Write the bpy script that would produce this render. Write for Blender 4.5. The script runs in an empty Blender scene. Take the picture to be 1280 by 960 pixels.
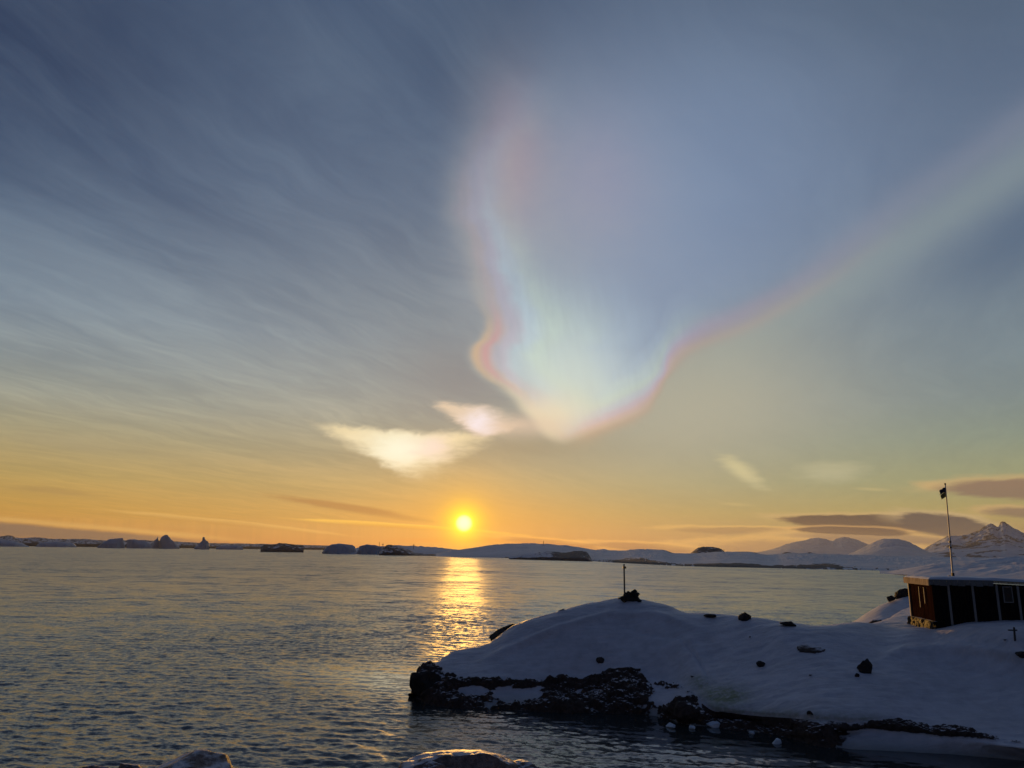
import bpy, math, random
import numpy as np
from mathutils import Matrix, Vector

R = math.radians
random.seed(7)
rng = np.random.default_rng(11)
S = bpy.context.scene
COL = S.collection

# ------------------------------------------------------------------ camera
H = 6.0                       # eye height above the sea
FPX = 931.0                   # focal length in photo pixels (1280 wide)
PITCH = R(12.62); ROLL = R(0.76)
fwd = np.array([0, math.cos(PITCH), math.sin(PITCH)])
r0 = np.array([1.0, 0, 0]); u0 = np.array([0, -math.sin(PITCH), math.cos(PITCH)])
rt = math.cos(ROLL)*r0 + math.sin(ROLL)*u0
up = -math.sin(ROLL)*r0 + math.cos(ROLL)*u0
cam = bpy.data.cameras.new('camera'); camo = bpy.data.objects.new('camera', cam); COL.objects.link(camo)
cam.sensor_width = 36; cam.lens = FPX/1280*36; cam.clip_start = .1; cam.clip_end = 80000
camo.matrix_world = Matrix(((rt[0], up[0], -fwd[0], 0), (rt[1], up[1], -fwd[1], 0), (rt[2], up[2], -fwd[2], H), (0, 0, 0, 1)))
S.camera = camo
S.render.resolution_x = 1024; S.render.resolution_y = 768

def ae(px, py):
    """direction of a photo point: azimuth (rad, right positive) and tangent of elevation"""
    d = fwd + (px-640)/FPX*rt + (480-py)/FPX*up
    return math.atan2(d[0], d[1]), d[2]/math.hypot(d[0], d[1])
def aed(px, py):
    a, t = ae(px, py)
    return math.degrees(a), math.degrees(math.atan(t))
def P(px, py, D):
    a, t = ae(px, py)
    return Vector((D*math.sin(a), D*math.cos(a), H+D*t))
def W(px, py):
    a, t = ae(px, py)
    D = -H/t
    return Vector((D*math.sin(a), D*math.cos(a), 0))

# ------------------------------------------------------------------ view, sun, sky
S.view_settings.view_transform = 'Standard'; S.view_settings.look = 'None'
S.view_settings.gamma = 1; S.view_settings.exposure = 0.0; S.view_settings.use_curve_mapping = False
S.render.engine = 'CYCLES'
S.cycles.sample_clamp_indirect = 4; S.cycles.sample_clamp_direct = 1.6
S.cycles.max_bounces = 6
HAZE = 2.0e-5

SAZ, SEL = aed(580, 654)
sd = Vector((math.sin(R(SAZ))*math.cos(R(SEL)), math.cos(R(SAZ))*math.cos(R(SEL)), math.sin(R(SEL))))
sl = bpy.data.lights.new('sun', 'SUN'); sl.energy = 3.0; sl.angle = R(.55); sl.color = (1, .50, .10)
so = bpy.data.objects.new('sun', sl); COL.objects.link(so)
so.rotation_euler = (-sd).to_track_quat('-Z', 'Y').to_euler()

world = bpy.data.worlds.new('World'); S.world = world; world.use_nodes = True
WT = world.node_tree; WT.nodes.clear()

def lin(c):
    return tuple(((v/255)/12.92 if v/255 <= .04045 else ((v/255+.055)/1.055)**2.4) for v in c)

class X:
    """tiny expression wrapper over shader math nodes"""
    T = None
    def __init__(s, k): s.k = k
    @staticmethod
    def m(op, *a, clamp=False):
        n = X.T.nodes.new('ShaderNodeMath'); n.operation = op; n.use_clamp = clamp
        for i, v in enumerate(a):
            if isinstance(v, X): X.T.links.new(v.k, n.inputs[i])
            else: n.inputs[i].default_value = v
        return X(n.outputs[0])
    def __add__(s, o): return X.m('ADD', s, o)
    __radd__ = __add__
    def __sub__(s, o): return X.m('SUBTRACT', s, o)
    def __rsub__(s, o): return X.m('SUBTRACT', o, s)
    def __mul__(s, o): return X.m('MULTIPLY', s, o)
    __rmul__ = __mul__
    def __truediv__(s, o): return X.m('DIVIDE', s, o)
    def __neg__(s): return X.m('MULTIPLY', s, -1.0)
def sstep(v, a, b):
    n = X.T.nodes.new('ShaderNodeMapRange'); n.interpolation_type = 'SMOOTHSTEP'
    X.T.links.new(v.k, n.inputs[0]); n.inputs[1].default_value = a; n.inputs[2].default_value = b
    if a > b:
        n.inputs[1].default_value = b; n.inputs[2].default_value = a; n.inputs[3].default_value = 1; n.inputs[4].default_value = 0
    return X(n.outputs[0])
def xmin(a, b): return X.m('MINIMUM', a, b)
def xmax(a, b): return X.m('MAXIMUM', a, b)
def gauss(*terms):      # exp(-sum of squares)
    s = None
    for t in terms:
        q = t*t; s = q if s is None else s+q
    return X.m('EXPONENT', -s)
def fcurve(v, pts):
    """smooth curve through pts [(x, y)]"""
    pts = sorted(pts); x0, x1 = pts[0][0], pts[-1][0]
    ys = [p[1] for p in pts]; y0, y1 = min(ys), max(ys)+1e-6
    n = X.T.nodes.new('ShaderNodeFloatCurve'); c = n.mapping.curves[0]
    nn = [((p[0]-x0)/(x1-x0), (p[1]-y0)/(y1-y0)) for p in pts]
    c.points[0].location = nn[0]; c.points[1].location = nn[-1]
    for p in nn[1:-1]: c.points.new(*p)
    n.mapping.update()
    t = X.m('MULTIPLY', v-x0, 1/(x1-x0), clamp=True)
    X.T.links.new(t.k, n.inputs['Value'])
    return X(n.outputs[0])*(y1-y0)+y0
def ramp(v, stops, interp='LINEAR'):
    """stops [(value, linear colour)]"""
    x0, x1 = stops[0][0], stops[-1][0]
    n = X.T.nodes.new('ShaderNodeValToRGB'); cr = n.color_ramp; cr.interpolation = interp
    while len(cr.elements) < len(stops): cr.elements.new(.5)
    for e, (p, c) in zip(cr.elements, stops):
        e.position = (p-x0)/(x1-x0); e.color = (*c, 1)
    t = X.m('MULTIPLY', v-x0, 1/(x1-x0), clamp=True)
    X.T.links.new(t.k, n.inputs[0])
    return n.outputs[0]
def cmix(f, a, b, mode='MIX'):
    n = X.T.nodes.new('ShaderNodeMix'); n.data_type = 'RGBA'; n.blend_type = mode; n.clamp_factor = True
    if isinstance(f, X): X.T.links.new(f.k, n.inputs[0])
    else: n.inputs[0].default_value = f
    for i, v in ((6, a), (7, b)):
        if isinstance(v, tuple): n.inputs[i].default_value = (*v, 1)
        else: X.T.links.new(v, n.inputs[i])
    return n.outputs[2]
def cmixf(f, a, b): return a+(b-a)*f
def cvec(x, y, z=0.0):
    n = X.T.nodes.new('ShaderNodeCombineXYZ')
    for i, v in enumerate((x, y, z)):
        if isinstance(v, X): X.T.links.new(v.k, n.inputs[i])
        else: n.inputs[i].default_value = v
    return n.outputs[0]
def noise(vec, scale, detail=3, rough=.5, color=False, dist=0):
    n = X.T.nodes.new('ShaderNodeTexNoise'); n.inputs['Scale'].default_value = scale
    n.inputs['Detail'].default_value = detail; n.inputs['Roughness'].default_value = rough
    n.inputs['Distortion'].default_value = dist
    if vec is not None: X.T.links.new(vec, n.inputs['Vector'])
    return n.outputs['Color'] if color else X(n.outputs[0])

def build_sky():
    X.T = WT; nt = WT
    tc = nt.nodes.new('ShaderNodeTexCoord'); sp = nt.nodes.new('ShaderNodeSeparateXYZ')
    nt.links.new(tc.outputs['Generated'], sp.inputs[0])
    dx, dy, dz = (X(sp.outputs[i]) for i in range(3))
    az0 = X.m('ARCTAN2', dx, dy)*(180/math.pi)
    el0 = X.m('ARCSINE', dz)*(180/math.pi)
    # drifting, slightly warped cloud coordinates
    c1 = cvec(az0*.05, el0*.14)
    wn = noise(c1, 1.3, 3)
    wn2 = noise(cvec(az0*.05+7.3, el0*.14+3.1), 1.3, 3)
    az = az0+(wn-.5)*2.2; el = el0+(wn2-.5)*1.3
    fine = noise(cvec(az0*.10, el0*.9, 2.0), 1.6, 5, .6)
    # cirrus fibres seen in perspective: plane coordinates along the wind
    zz = xmax(dz, .03)+.07
    pu = dx/zz; pv = dy/zz
    th = R(28)
    along = pu*math.sin(th)+pv*math.cos(th); across = pu*math.cos(th)-pv*math.sin(th)
    wrp = noise(cvec(pu*.7, pv*.5, 41.0), 1.0, 4, .55); wrp2 = noise(cvec(pu*2.2, pv*1.6, 47.0), 1.0, 4, .6)
    across = across+(wrp-.5)*.75+(wrp2-.5)*.10
    fib = noise(cvec(along*.55, across*1.7), 1.2, 8, .66, dist=.7)
    fib2 = noise(cvec(along*1.5+4, across*7.0), 1.3, 7, .68, dist=.6)
    # --- veil colours by elevation, left and right of the sun
    def E(px, py): return aed(px, py)[1]
    L = [(E(200, y), lin(c)) for y, c in reversed([(0, (50, 70, 102)), (100, (58, 78, 110)), (200, (72, 92, 122)), (300, (92, 110, 134)),
         (400, (118, 132, 147)), (460, (136, 144, 147)), (505, (150, 151, 140)), (550, (160, 150, 118)), (600, (180, 152, 90)),
         (640, (194, 146, 62)), (668, (194, 130, 54)), (683, (188, 112, 52))])]
    Rr = [(E(1150, y), lin(c)) for y, c in reversed([(0, (82, 96, 116)), (100, (90, 104, 126)), (200, (98, 112, 134)), (300, (106, 119, 137)),
         (400, (118, 131, 141)), (450, (123, 136, 143)), (500, (127, 139, 140)), (550, (134, 145, 131)), (600, (152, 154, 118)),
         (640, (168, 152, 98)), (680, (168, 134, 96))])]
    L = L+[(60, lin((48, 62, 92))), (90, lin((44, 56, 84)))]
    Rr = Rr+[(60, lin((56, 70, 96))), (90, lin((44, 56, 84)))]
    cl = ramp(el0, L); cr_ = ramp(el0, Rr)
    col = cmix(sstep(az0, -22, 30), cl, cr_)
    # centre is a little brighter around the plume
    glow = gauss((az0-SAZ)/26, (el0-12)/14)
    col = cmix(glow*.30, col, lin((186, 178, 160)))
    col = cmix(gauss((az0-aed(430, 100)[0])/9, (el0-aed(430, 100)[1])/8)*.5, col, lin((104, 118, 138)))
    col = cmix(gauss((az0-aed(900, 180)[0])/13, (el0-aed(900, 180)[1])/9)*.6, col, lin((118, 132, 156)))
    col = cmix(gauss((az0-aed(0, 0)[0])/16, (el0-aed(0, 0)[1])/11)*.75, col, lin((38, 52, 80)))
    # fibres modulate brightness
    patch = noise(cvec(along*.45+3, across*.55+1), 1.0, 3, .5)
    lf = cmixf(sstep(az0, -8, 8), .54, .24)
    fm = sstep(fib*.65+patch*.35, .38, .64)
    lo = cmix(1.0, col, (.84, .89, .95), 'MULTIPLY'); hi = cmix(.16, cmix(1.0, col, (1.38, 1.36, 1.28), 'MULTIPLY'), lin((164, 174, 180)))
    col = cmix(X.m('MULTIPLY', lf, sstep(el0, 1, 8)*.6+.4), col, cmix(fm, lo, cmix(sstep(el0, 14, 4), hi, cmix(1.0, col, (1.2, 1.16, 1.08), 'MULTIPLY'))))
    col = cmix(lf*.55, col, cmix(sstep(fib2, .36, .68), cmix(1.0, col, (.86, .87, .90), 'MULTIPLY'), cmix(1.0, col, (1.26, 1.24, 1.16), 'MULTIPLY')))
    # sun's orange aureole low on the horizon
    g1 = gauss((az0-SAZ)/8.5, (el0-1.2)/2.6)
    col = cmix(g1*.38, col, lin((232, 156, 44)))
    col = cmix(gauss((az0-SAZ)/4.0, (el0-2.5)/3.5)*.20, col, lin((236, 182, 112)))

    # --- pearly (nacreous) plume
    Lp = [(700, 556), (672, 535), (650, 512), (622, 486), (600, 468), (590, 452), (588, 436), (600, 420), (606, 404), (594, 370), (577, 332), (562, 290), (552, 245), (556, 200), (590, 150), (640, 90)]
    pts = sorted([(aed(x, y)[1], aed(x, y)[0]) for x, y in Lp])
    dL = az-fcurve(el, pts)
    Bp = [(600, 566), (700, 556), (724, 547), (760, 533), (800, 514), (822, 488), (842, 452), (870, 434), (930, 412), (990, 380), (1060, 335), (1130, 287), (1210, 235), (1290, 180)]
    pts = sorted([aed(x, y) for x, y in Bp])
    dB = el-fcurve(az, pts)
    upf = sstep(el0, 9, 26)
    ins = cmixf(upf, sstep(dL, -.5, 1.0), sstep(dL, -2.5, 5.0))*cmixf(sstep(az0, aed(820, 480)[0], aed(980, 390)[0]), sstep(dB, -.5, 1.0), sstep(dB, -1.5, 3.0))
    dm = xmin(dL*1.0, dB*2.8)
    nc = noise(cvec(az0*.09, el0*.09, 5.0), 1.1, 2)
    a0, e0 = aed(735, 478)
    # milky blue veil filling the whole wedge
    rip = noise(cvec(az0*.35+el0*.2, el0*.5-az0*.12, 8.0), 1.2, 4, .6)
    vz = gauss((az-aed(790, 300)[0])/15, (el-aed(790, 300)[1])/12)
    col = cmix(ins*vz*.62, col, lin((140, 158, 188)))
    vz = gauss((az-aed(680, 270)[0])/9.5, (el-aed(680, 270)[1])/8.5)*sstep(az0, aed(525, 250)[0], aed(600, 250)[0])
    col = cmix(vz*cmixf(rip, .4, .75), col, lin((166, 166, 170)))
    # cream and rose flank on the left, then pale blue, mint and white inside
    pal = ramp(dm*.9+(nc-.5)*3.2+(rip-.5)*1.2, [(-.5, lin((196, 180, 152))), (.5, lin((218, 198, 168))), (1.3, lin((214, 184, 172))), (2.2, lin((196, 184, 196))),
               (3.4, lin((188, 204, 212))), (5.0, lin((196, 212, 200))), (7.0, lin((186, 202, 204))), (9.5, lin((164, 182, 202))), (13.0, lin((140, 158, 186)))], 'EASE')
    core = gauss((az-a0)/6.8, (el-e0)/6.0)
    flank = gauss((az-fcurve(el, sorted([(aed(x+45, y)[1], aed(x+45, y)[0]) for x, y in Lp])))/3.0)*sstep(el0, 36, 22)
    fil = noise(cvec(az0*.9+el0*.15, el0*.16, 31.0), 1.2, 6, .62, dist=.5)
    amt = xmin(core*1.0+flank*.52, .93)*cmixf(sstep(fil, .3, .7), .82, 1.12)
    col = cmix(ins*amt*cmixf(rip, .85, 1.15), col, pal)
    col = cmix(ins*gauss((az-aed(715, 470)[0])/4.6, (el-aed(715, 470)[1])/3.6)*.72, col, lin((212, 220, 208)))
    # brightest foot of the plume
    fa, fe = aed(690, 522)
    col = cmix(ins*gauss((az-fa)/3.0, (el-fe)/1.8)*.8, col, lin((242, 226, 190)))
    # blurred purple patch high up
    pa, pe = aed(745, 225)
    col = cmix(gauss((az-pa)/4.5, (el-pe)/4.5)*.20, col, lin((176, 150, 176)))
    pa, pe = aed(640, 210)
    col = cmix(gauss((az-pa)/2.6, (el-pe)/5.0)*.32, col, lin((198, 150, 150)))
    # rainbow rim on the plume's right hand edge
    rim = sstep(az0, aed(700, 500)[0], aed(745, 500)[0])
    fade = sstep(az0, aed(1180, 300)[0], aed(880, 420)[0])
    col = cmix(gauss((dB+.05)/.6)*rim*fade*.30, col, lin((228, 170, 128)))
    col = cmix(gauss((dB-.95)/.8)*rim*fade*.22, col, lin((208, 150, 165)))
    # soft arm trailing to the upper right
    arm = gauss((dB+.9)/1.9)*sstep(az0, aed(820, 450)[0], aed(930, 420)[0])
    col = cmix(arm*.42, col, lin((158, 166, 160)))
    arm2 = gauss((dB-1.6)/1.3)*sstep(az0, aed(960, 400)[0], aed(1060, 340)[0])
    col = cmix(arm2*.28, col, lin((150, 148, 162)))
    dk = gauss((dB+4.6)/2.2)*sstep(az0, aed(1080, 300)[0], aed(1280, 260)[0])
    col = cmix(dk*.6, col, lin((84, 102, 126)))
    # cream cloud under the arm
    ca, ce = aed(880, 500)
    col = cmix(gauss((az-ca)/10, (el-ce)/5.5)*sstep(dB, .5, -1.0)*.78, col, lin((182, 176, 154)))
    # rainbow rim on the left edge
    rimL = sstep(el, aed(600, 500)[1], aed(600, 470)[1])
    col = cmix(gauss((dL-.35)/.45)*rimL*gauss((el-aed(600, 440)[1])/2.6)*.7, col, lin((220, 180, 140)))
    col = cmix(gauss((dL-1.05)/.42)*rimL*gauss((el-aed(600, 440)[1])/2.8)*.6, col, lin((216, 150, 150)))
    # grey wedge left of the plume
    ga, ge = aed(600, 500)
    col = cmix(gauss((az-aed(575, 470)[0])/5, (el-aed(575, 470)[1])/2.8)*sstep(dL, .1, -.9)*.75, col, lin((134, 133, 136)))
    col = cmix(gauss((az-aed(660, 558)[0])/5.5, (el-aed(660, 558)[1])/1.0)*.55, col, lin((150, 142, 122)))

    # --- lens shaped clouds; each is an ellipse along a line, in sky angles
    wl = noise(cvec(az0*.30, el0*1.5, 9.0), 1.7, 6, .65)
    wv = noise(cvec(az0*.10, el0*.30, 14.0), 1.5, 3, .5)
    def lens(xa, ya, xb, yb, thick, color, alpha, soft=.5, rough=.9, bend=0, rim=None):
        nonlocal col
        a1, e1 = aed(xa, ya); a2, e2 = aed(xb, yb)
        Ln = math.hypot(a2-a1, e2-e1)/2; c, s = (a2-a1)/2/Ln, (e2-e1)/2/Ln
        ax = az0-(a1+a2)/2; ex = el0-(e1+e2)/2
        u = (ax*c+ex*s)/Ln; v = (ex*c-ax*s)/thick
        if bend: v = v+(u*u-.5)*(bend/thick)
        v = v+(wv-.5)*.8
        rr = X.m('SQRT', u*u+v*v)
        mk = 1.0-rr+(wl-.5)*rough
        m_ = sstep(mk, 0, soft)
        if rim: col = cmix(sstep(mk, -.35, .15)*sstep(v, -.6, .4)*.7, col, rim)
        col = cmix(m_*alpha, col, color)
        return m_
    # bank on the left horizon, streaks, bank on the right horizon
    gold = lin((222, 176, 100)); dusk = lin((112, 96, 92))
    a1, e1 = aed(0, 651); a2, e2 = aed(345, 681); top_ = (e1+(az0-a1)*((e2-e1)/(a2-a1)))-el0+(wl-.5)*.22
    col = cmix(gauss((top_+.12)/.16)*sstep(az0, a2+1, a2-8)*.6, col, gold)
    col = cmix(sstep(top_, -.05, .22)*sstep(az0, a2+1, a1+6)*cmixf(sstep(top_, .6, 1.3), .97, .5), col, lin((92, 80, 82)))
    lens(-300, 686, 260, 686, .35, lin((150, 100, 84)), .6, .6, .5)
    lens(300, 614, 570, 657, .42, lin((152, 110, 74)), .75, .7, .5, .15)
    lens(380, 650, 640, 668, .22, lin((196, 138, 56)), .5, .8, .7, 0, lin((255, 205, 90)))
    lens(150, 640, 420, 668, .22, lin((176, 126, 66)), .45, .8, .8, 0, gold)
    lens(-30, 606, 160, 622, .35, lin((158, 128, 84)), .45, .9, .8)
    lens(430, 675, 760, 676, .30, lin((214, 130, 62)), .45, .8, .9)
    lens(615, 671, 770, 686, .35, lin((150, 104, 78)), .8, .5, .8, 0, lin((248, 186, 96)))
    lens(720, 678, 900, 690, .40, lin((138, 106, 88)), .8, .5, .8, 0, lin((236, 180, 106)))
    lens(820, 661, 1010, 664, .32, lin((140, 116, 94)), .75, .6, .9, 0, lin((222, 180, 112)))
    lens(840, 682, 1180, 690, .85, lin((150, 122, 100)), .8, .6, .9, 0, lin((226, 180, 112)))
    lens(1000, 673, 1140, 682, .45, lin((122, 108, 102)), .7, .5, .9, 0, lin((214, 172, 122)))
    lens(955, 668, 1240, 678, .40, lin((130, 110, 98)), .8, .5, .5, 0, lin((218, 176, 116)))
    lens(962, 650, 1215, 652, .62, lin((58, 58, 70)), .97, .25, .45, -.3, lin((206, 172, 122)))
    lens(985, 662, 1150, 666, .35, lin((62, 60, 72)), .94, .3, .5, 0, lin((214, 166, 110)))
    lens(1110, 648, 1262, 668, .85, lin((64, 66, 78)), .94, .3, .7, 0, lin((196, 170, 130)))
    lens(1130, 603, 1200, 612, .40, lin((196, 168, 120)), .65, .8, .9)
    lens(1155, 612, 1420, 608, .85, lin((130, 106, 96)), .88, .4, .6, 0, lin((204, 170, 120)))
    lens(1215, 640, 1400, 640, .45, lin((120, 102, 94)), .8, .5, .7, 0, lin((204, 166, 118)))
    lens(1060, 610, 1120, 613, .18, lin((190, 176, 128)), .6, .8, .9)
    lens(886, 562, 966, 614, .95, lin((204, 194, 152)), .95, .9, .9)
    lens(975, 590, 1105, 586, 1.1, lin((182, 178, 146)), .85, .9, .9)
    lens(888, 629, 950, 632, .18, lin((190, 172, 122)), .6, .8, .9)
    lens(-50, 538, 220, 560, 1.1, lin((160, 148, 122)), .3, 1, 1)

    # --- two brilliant pearly clouds over the sun
    def halfplane(xa, ya, xb, yb, w):      # positive on the left hand side walking a->b in the picture
        a1, e1 = aed(xa, ya); a2, e2 = aed(xb, yb); Ln = math.hypot(a2-a1, e2-e1)
        return ((az-a1)*(-(e2-e1)/Ln)+(el-e1)*((a2-a1)/Ln))/w
    hw = noise(cvec(az0*.38, el0*1.1, 21.0), 1.2, 4, .55, dist=.6); hv = noise(cvec(az0*.45, el0*.9, 27.0), 1.2, 4, .55, dist=.6)
    az_, el_ = az, el; az = az+(hw-.5)*2.2; el = el+(hv-.5)*1.0
    t1 = -halfplane(418, 527, 600, 536, 1)
    t2 = halfplane(408, 545, 515, 604, 1)
    t3 = halfplane(520, 606, 650, 528, 1)
    wb = (wl-.5)*1.3; wc = (wv-.5)*1.6
    m1 = sstep(t1+wc*.35, -.1, .6)*sstep(t2+wb*.5, -.2, 1.1)*sstep(t3+wb+wc*.4, -.5, 1.9)
    col = cmix(m1*cmixf(hw, .8, 1.15), col, lin((242, 222, 178)))
    ba, be = aed(497, 560)
    col = cmix(m1*gauss((az-ba)/2.6, (el-be)/1.6), col, lin((255, 253, 228)))
    ba, be = aed(540, 556)
    col = cmix(m1*gauss((az-ba)/1.5, (el-be)/1.0)*.5, col, lin((255, 225, 226)))
    t1 = -halfplane(550, 500, 600, 503, 1); t2 = halfplane(544, 508, 600, 552, 1); t3 = -halfplane(600, 500, 655, 530, 1); t4 = halfplane(600, 546, 660, 536, 1)
    m2 = sstep(t1+wb*.25, -.1, .5)*sstep(t2+wb*.3, -.2, .7)*sstep(t3+wb*.4, -.5, 1.0)*sstep(t4+wb*.2, -.15, .5)
    col = cmix(m2*.9, col, lin((236, 208, 178)))
    ba, be = aed(603, 527)
    col = cmix(m2*gauss((az-ba)/1.4, (el-be)/.9)*.97, col, lin((255, 242, 248)))
    az, el = az_, el_
    # thin bridge from them to the plume
    ba, be = aed(655, 532)
    col = cmix(gauss((az-ba)/3.0, (el-be)/.7)*.6, col, lin((226, 198, 176)))

    # --- darker sky away from the sunset (behind and above the camera)
    back = sstep(dy, .62, -.15)
    col = cmix(back, col, cmix(sstep(el0, 0, 35), lin((60, 72, 96)), lin((44, 56, 84))))
    # --- glow and disc of the sun
    dsun = X.m('SQRT', (az0-SAZ)*(az0-SAZ)+(el0-SEL)*(el0-SEL))
    col = cmix(X.m('EXPONENT', -(dsun/1.55))*.97, col, lin((255, 186, 40)))
    col = cmix(gauss(dsun/1.25), col, lin((255, 218, 52)))
    ex = X.m('EXPONENT', -(dsun/.55))
    col = cmix(1.0, col, cmix(ex, (0.0, 0.0, 0.0), (2.4, 1.5, .05)), 'ADD')
    col = cmix(sstep(dsun, .72, .12), col, (4.5, 3.9, 1.7))
    col = cmix(1.0, col, cmix(sstep(el0, 4, 18), (1.0, 1.0, .98), (.93, 1.0, 1.05)), 'MULTIPLY')
    # ground side of the world
    col = cmix(sstep(el0, -.3, -3), col, (.02, .025, .03))

    sky = nt.nodes.new('ShaderNodeTexSky'); sky.sky_type = 'NISHITA'; sky.sun_disc = False
    sky.sun_elevation = R(SEL); sky.sun_rotation = R(SAZ); sky.altitude = 10
    b1 = nt.nodes.new('ShaderNodeBackground'); b1.inputs[1].default_value = .05
    # sky colour scaled down to dim the clear sky's share of the light
    nt.links.new(cmix(1.0, sky.outputs[0], (.16, .16, .16), 'MULTIPLY'), b1.inputs[0])
    b2 = nt.nodes.new('ShaderNodeBackground'); b2.inputs[1].default_value = .92
    nt.links.new(col, b2.inputs[0])
    ad = nt.nodes.new('ShaderNodeAddShader'); nt.links.new(b1.outputs[0], ad.inputs[0]); nt.links.new(b2.outputs[0], ad.inputs[1])
    out = nt.nodes.new('ShaderNodeOutputWorld'); nt.links.new(ad.outputs[0], out.inputs[0])
build_sky()
world.cycles.sampling_method = 'MANUAL'; world.cycles.sample_map_resolution = 1024

# ------------------------------------------------------------------ helpers
def new_mat(name):
    m = bpy.data.materials.new(name); m.use_nodes = True; nt = m.node_tree; X.T = nt
    b = nt.nodes['Principled BSDF']
    return m, nt, b
def plain(name, col, rough=.7, metal=0, var=.25, scale=8, spec=.5):
    m, nt, b = new_mat(name)
    tc = nt.nodes.new('ShaderNodeTexCoord')
    n = noise(tc.outputs['Object'], scale, 5, .6)
    c = cmix(n, tuple(v*(1-var) for v in col), tuple(v*(1+var) for v in col))
    nt.links.new(c, b.inputs['Base Color']); b.inputs['Roughness'].default_value = rough; b.inputs['Metallic'].default_value = metal
    b.inputs['Specular IOR Level'].default_value = spec
    bp = nt.nodes.new('ShaderNodeBump'); bp.inputs['Strength'].default_value = .35; bp.inputs['Distance'].default_value = .02
    nt.links.new(n.k, bp.inputs['Height']); nt.links.new(bp.outputs[0], b.inputs['Normal'])
    return m

def hsh(ix, iy, iz, seed):
    h = (ix.astype(np.int64)*374761393+iy.astype(np.int64)*668265263+iz.astype(np.int64)*2147483647+seed*974634777) & 0xffffffff
    h = ((h ^ (h >> 13))*1274126177) & 0xffffffff
    h = (h ^ (h >> 16))
    h = (h*2246822519) & 0xffffffff
    h = h ^ (h >> 15)
    return (h & 0xffffff)/float(0xffffff)
def vnoise(p, seed=0):
    f = np.floor(p); t = p-f; t = t*t*t*(t*(t*6-15)+10); f = f.astype(np.int64)
    r = 0
    for i in (0, 1):
        wx = t[..., 0] if i else 1-t[..., 0]
        for j in (0, 1):
            wy = t[..., 1] if j else 1-t[..., 1]
            for k in (0, 1):
                wz = t[..., 2] if k else 1-t[..., 2]
                r = r+wx*wy*wz*hsh(f[..., 0]+i, f[..., 1]+j, f[..., 2]+k, seed)
    return r*2-1
def fbm(p, oct=4, gain=.5, seed=0, ridged=False):
    a, s, r = 1, 0, 0
    for o in range(oct):
        n = vnoise(p*(2.03**o)+o*17.3, seed+o)
        if ridged: n = 1-2*np.abs(n)
        r = r+a*n; s += a; a *= gain
    return r/s
def crag(p, seed=0):
    """blocky cracked rock relief"""
    q = p+.25*np.stack([fbm(p*1.3+5, 3, seed=seed+3), fbm(p*1.3+15, 3, seed=seed+4), fbm(p*1.3+25, 3, seed=seed+5)], -1)
    return .6*fbm(q, 5, .55, seed, True)+.4*fbm(q*1.9+9, 4, .6, seed+9)

def pchip(x, y, xq):
    """monotone cubic; y (n, m)"""
    x = np.asarray(x, float); y = np.asarray(y, float); one = y.ndim == 1
    if one: y = y[:, None]
    h = np.diff(x)[:, None]; d = np.diff(y, axis=0)/h
    m = np.zeros_like(y); m[0] = d[0]; m[-1] = d[-1]
    if len(x) > 2:
        a, b = d[:-1], d[1:]; w1 = 2*h[1:]+h[:-1]; w2 = h[1:]+2*h[:-1]
        ok = a*b > 0
        with np.errstate(all='ignore'):
            hm = (w1+w2)/(w1/np.where(ok, a, 1)+w2/np.where(ok, b, 1))
        m[1:-1] = np.where(ok, hm, 0)
    i = np.clip(np.searchsorted(x, xq)-1, 0, len(x)-2)
    t = ((xq-x[i])/(x[i+1]-x[i]))[:, None]; hh = h[i]
    r = (2*t**3-3*t**2+1)*y[i]+(t**3-2*t**2+t)*hh*m[i]+(-2*t**3+3*t**2)*y[i+1]+(t**3-t**2)*hh*m[i+1]
    return r[:, 0] if one else r

def mesh_from_grid(name, V, mats, attrs=None, smooth=True, closed=False, parent=None):
    """V (nu, nv, 3)"""
    nu, nv = V.shape[:2]
    me = bpy.data.meshes.new(name)
    me.vertices.add(nu*nv); me.vertices.foreach_set('co', V.reshape(-1).astype(np.float32))
    I = np.arange(nu*nv).reshape(nu, nv)
    a = I[:-1, :-1]; b = I[1:, :-1]; c = I[1:, 1:]; d = I[:-1, 1:]
    if closed:
        Ic = np.concatenate([I, I[:1]], 0); a = Ic[:-1, :-1]; b = Ic[1:, :-1]; c = Ic[1:, 1:]; d = Ic[:-1, 1:]
    F = np.stack([a, b, c, d], -1).reshape(-1, 4)
    n = len(F)
    me.loops.add(n*4); me.polygons.add(n)
    me.loops.foreach_set('vertex_index', F.reshape(-1).astype(np.int32))
    me.polygons.foreach_set('loop_start', (np.arange(n)*4).astype(np.int32))
    me.polygons.foreach_set('loop_total', np.full(n, 4, np.int32))
    me.polygons.foreach_set('use_smooth', np.full(n, smooth))
    me.update(calc_edges=True)
    for k, v in (attrs or {}).items():
        at = me.attributes.new(k, 'FLOAT', 'POINT'); at.data.foreach_set('value', v.reshape(-1).astype(np.float32))
    me.materials.append(mats)
    o = bpy.data.objects.new(name, me); COL.objects.link(o)
    if parent: o.parent = parent
    return o

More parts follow.
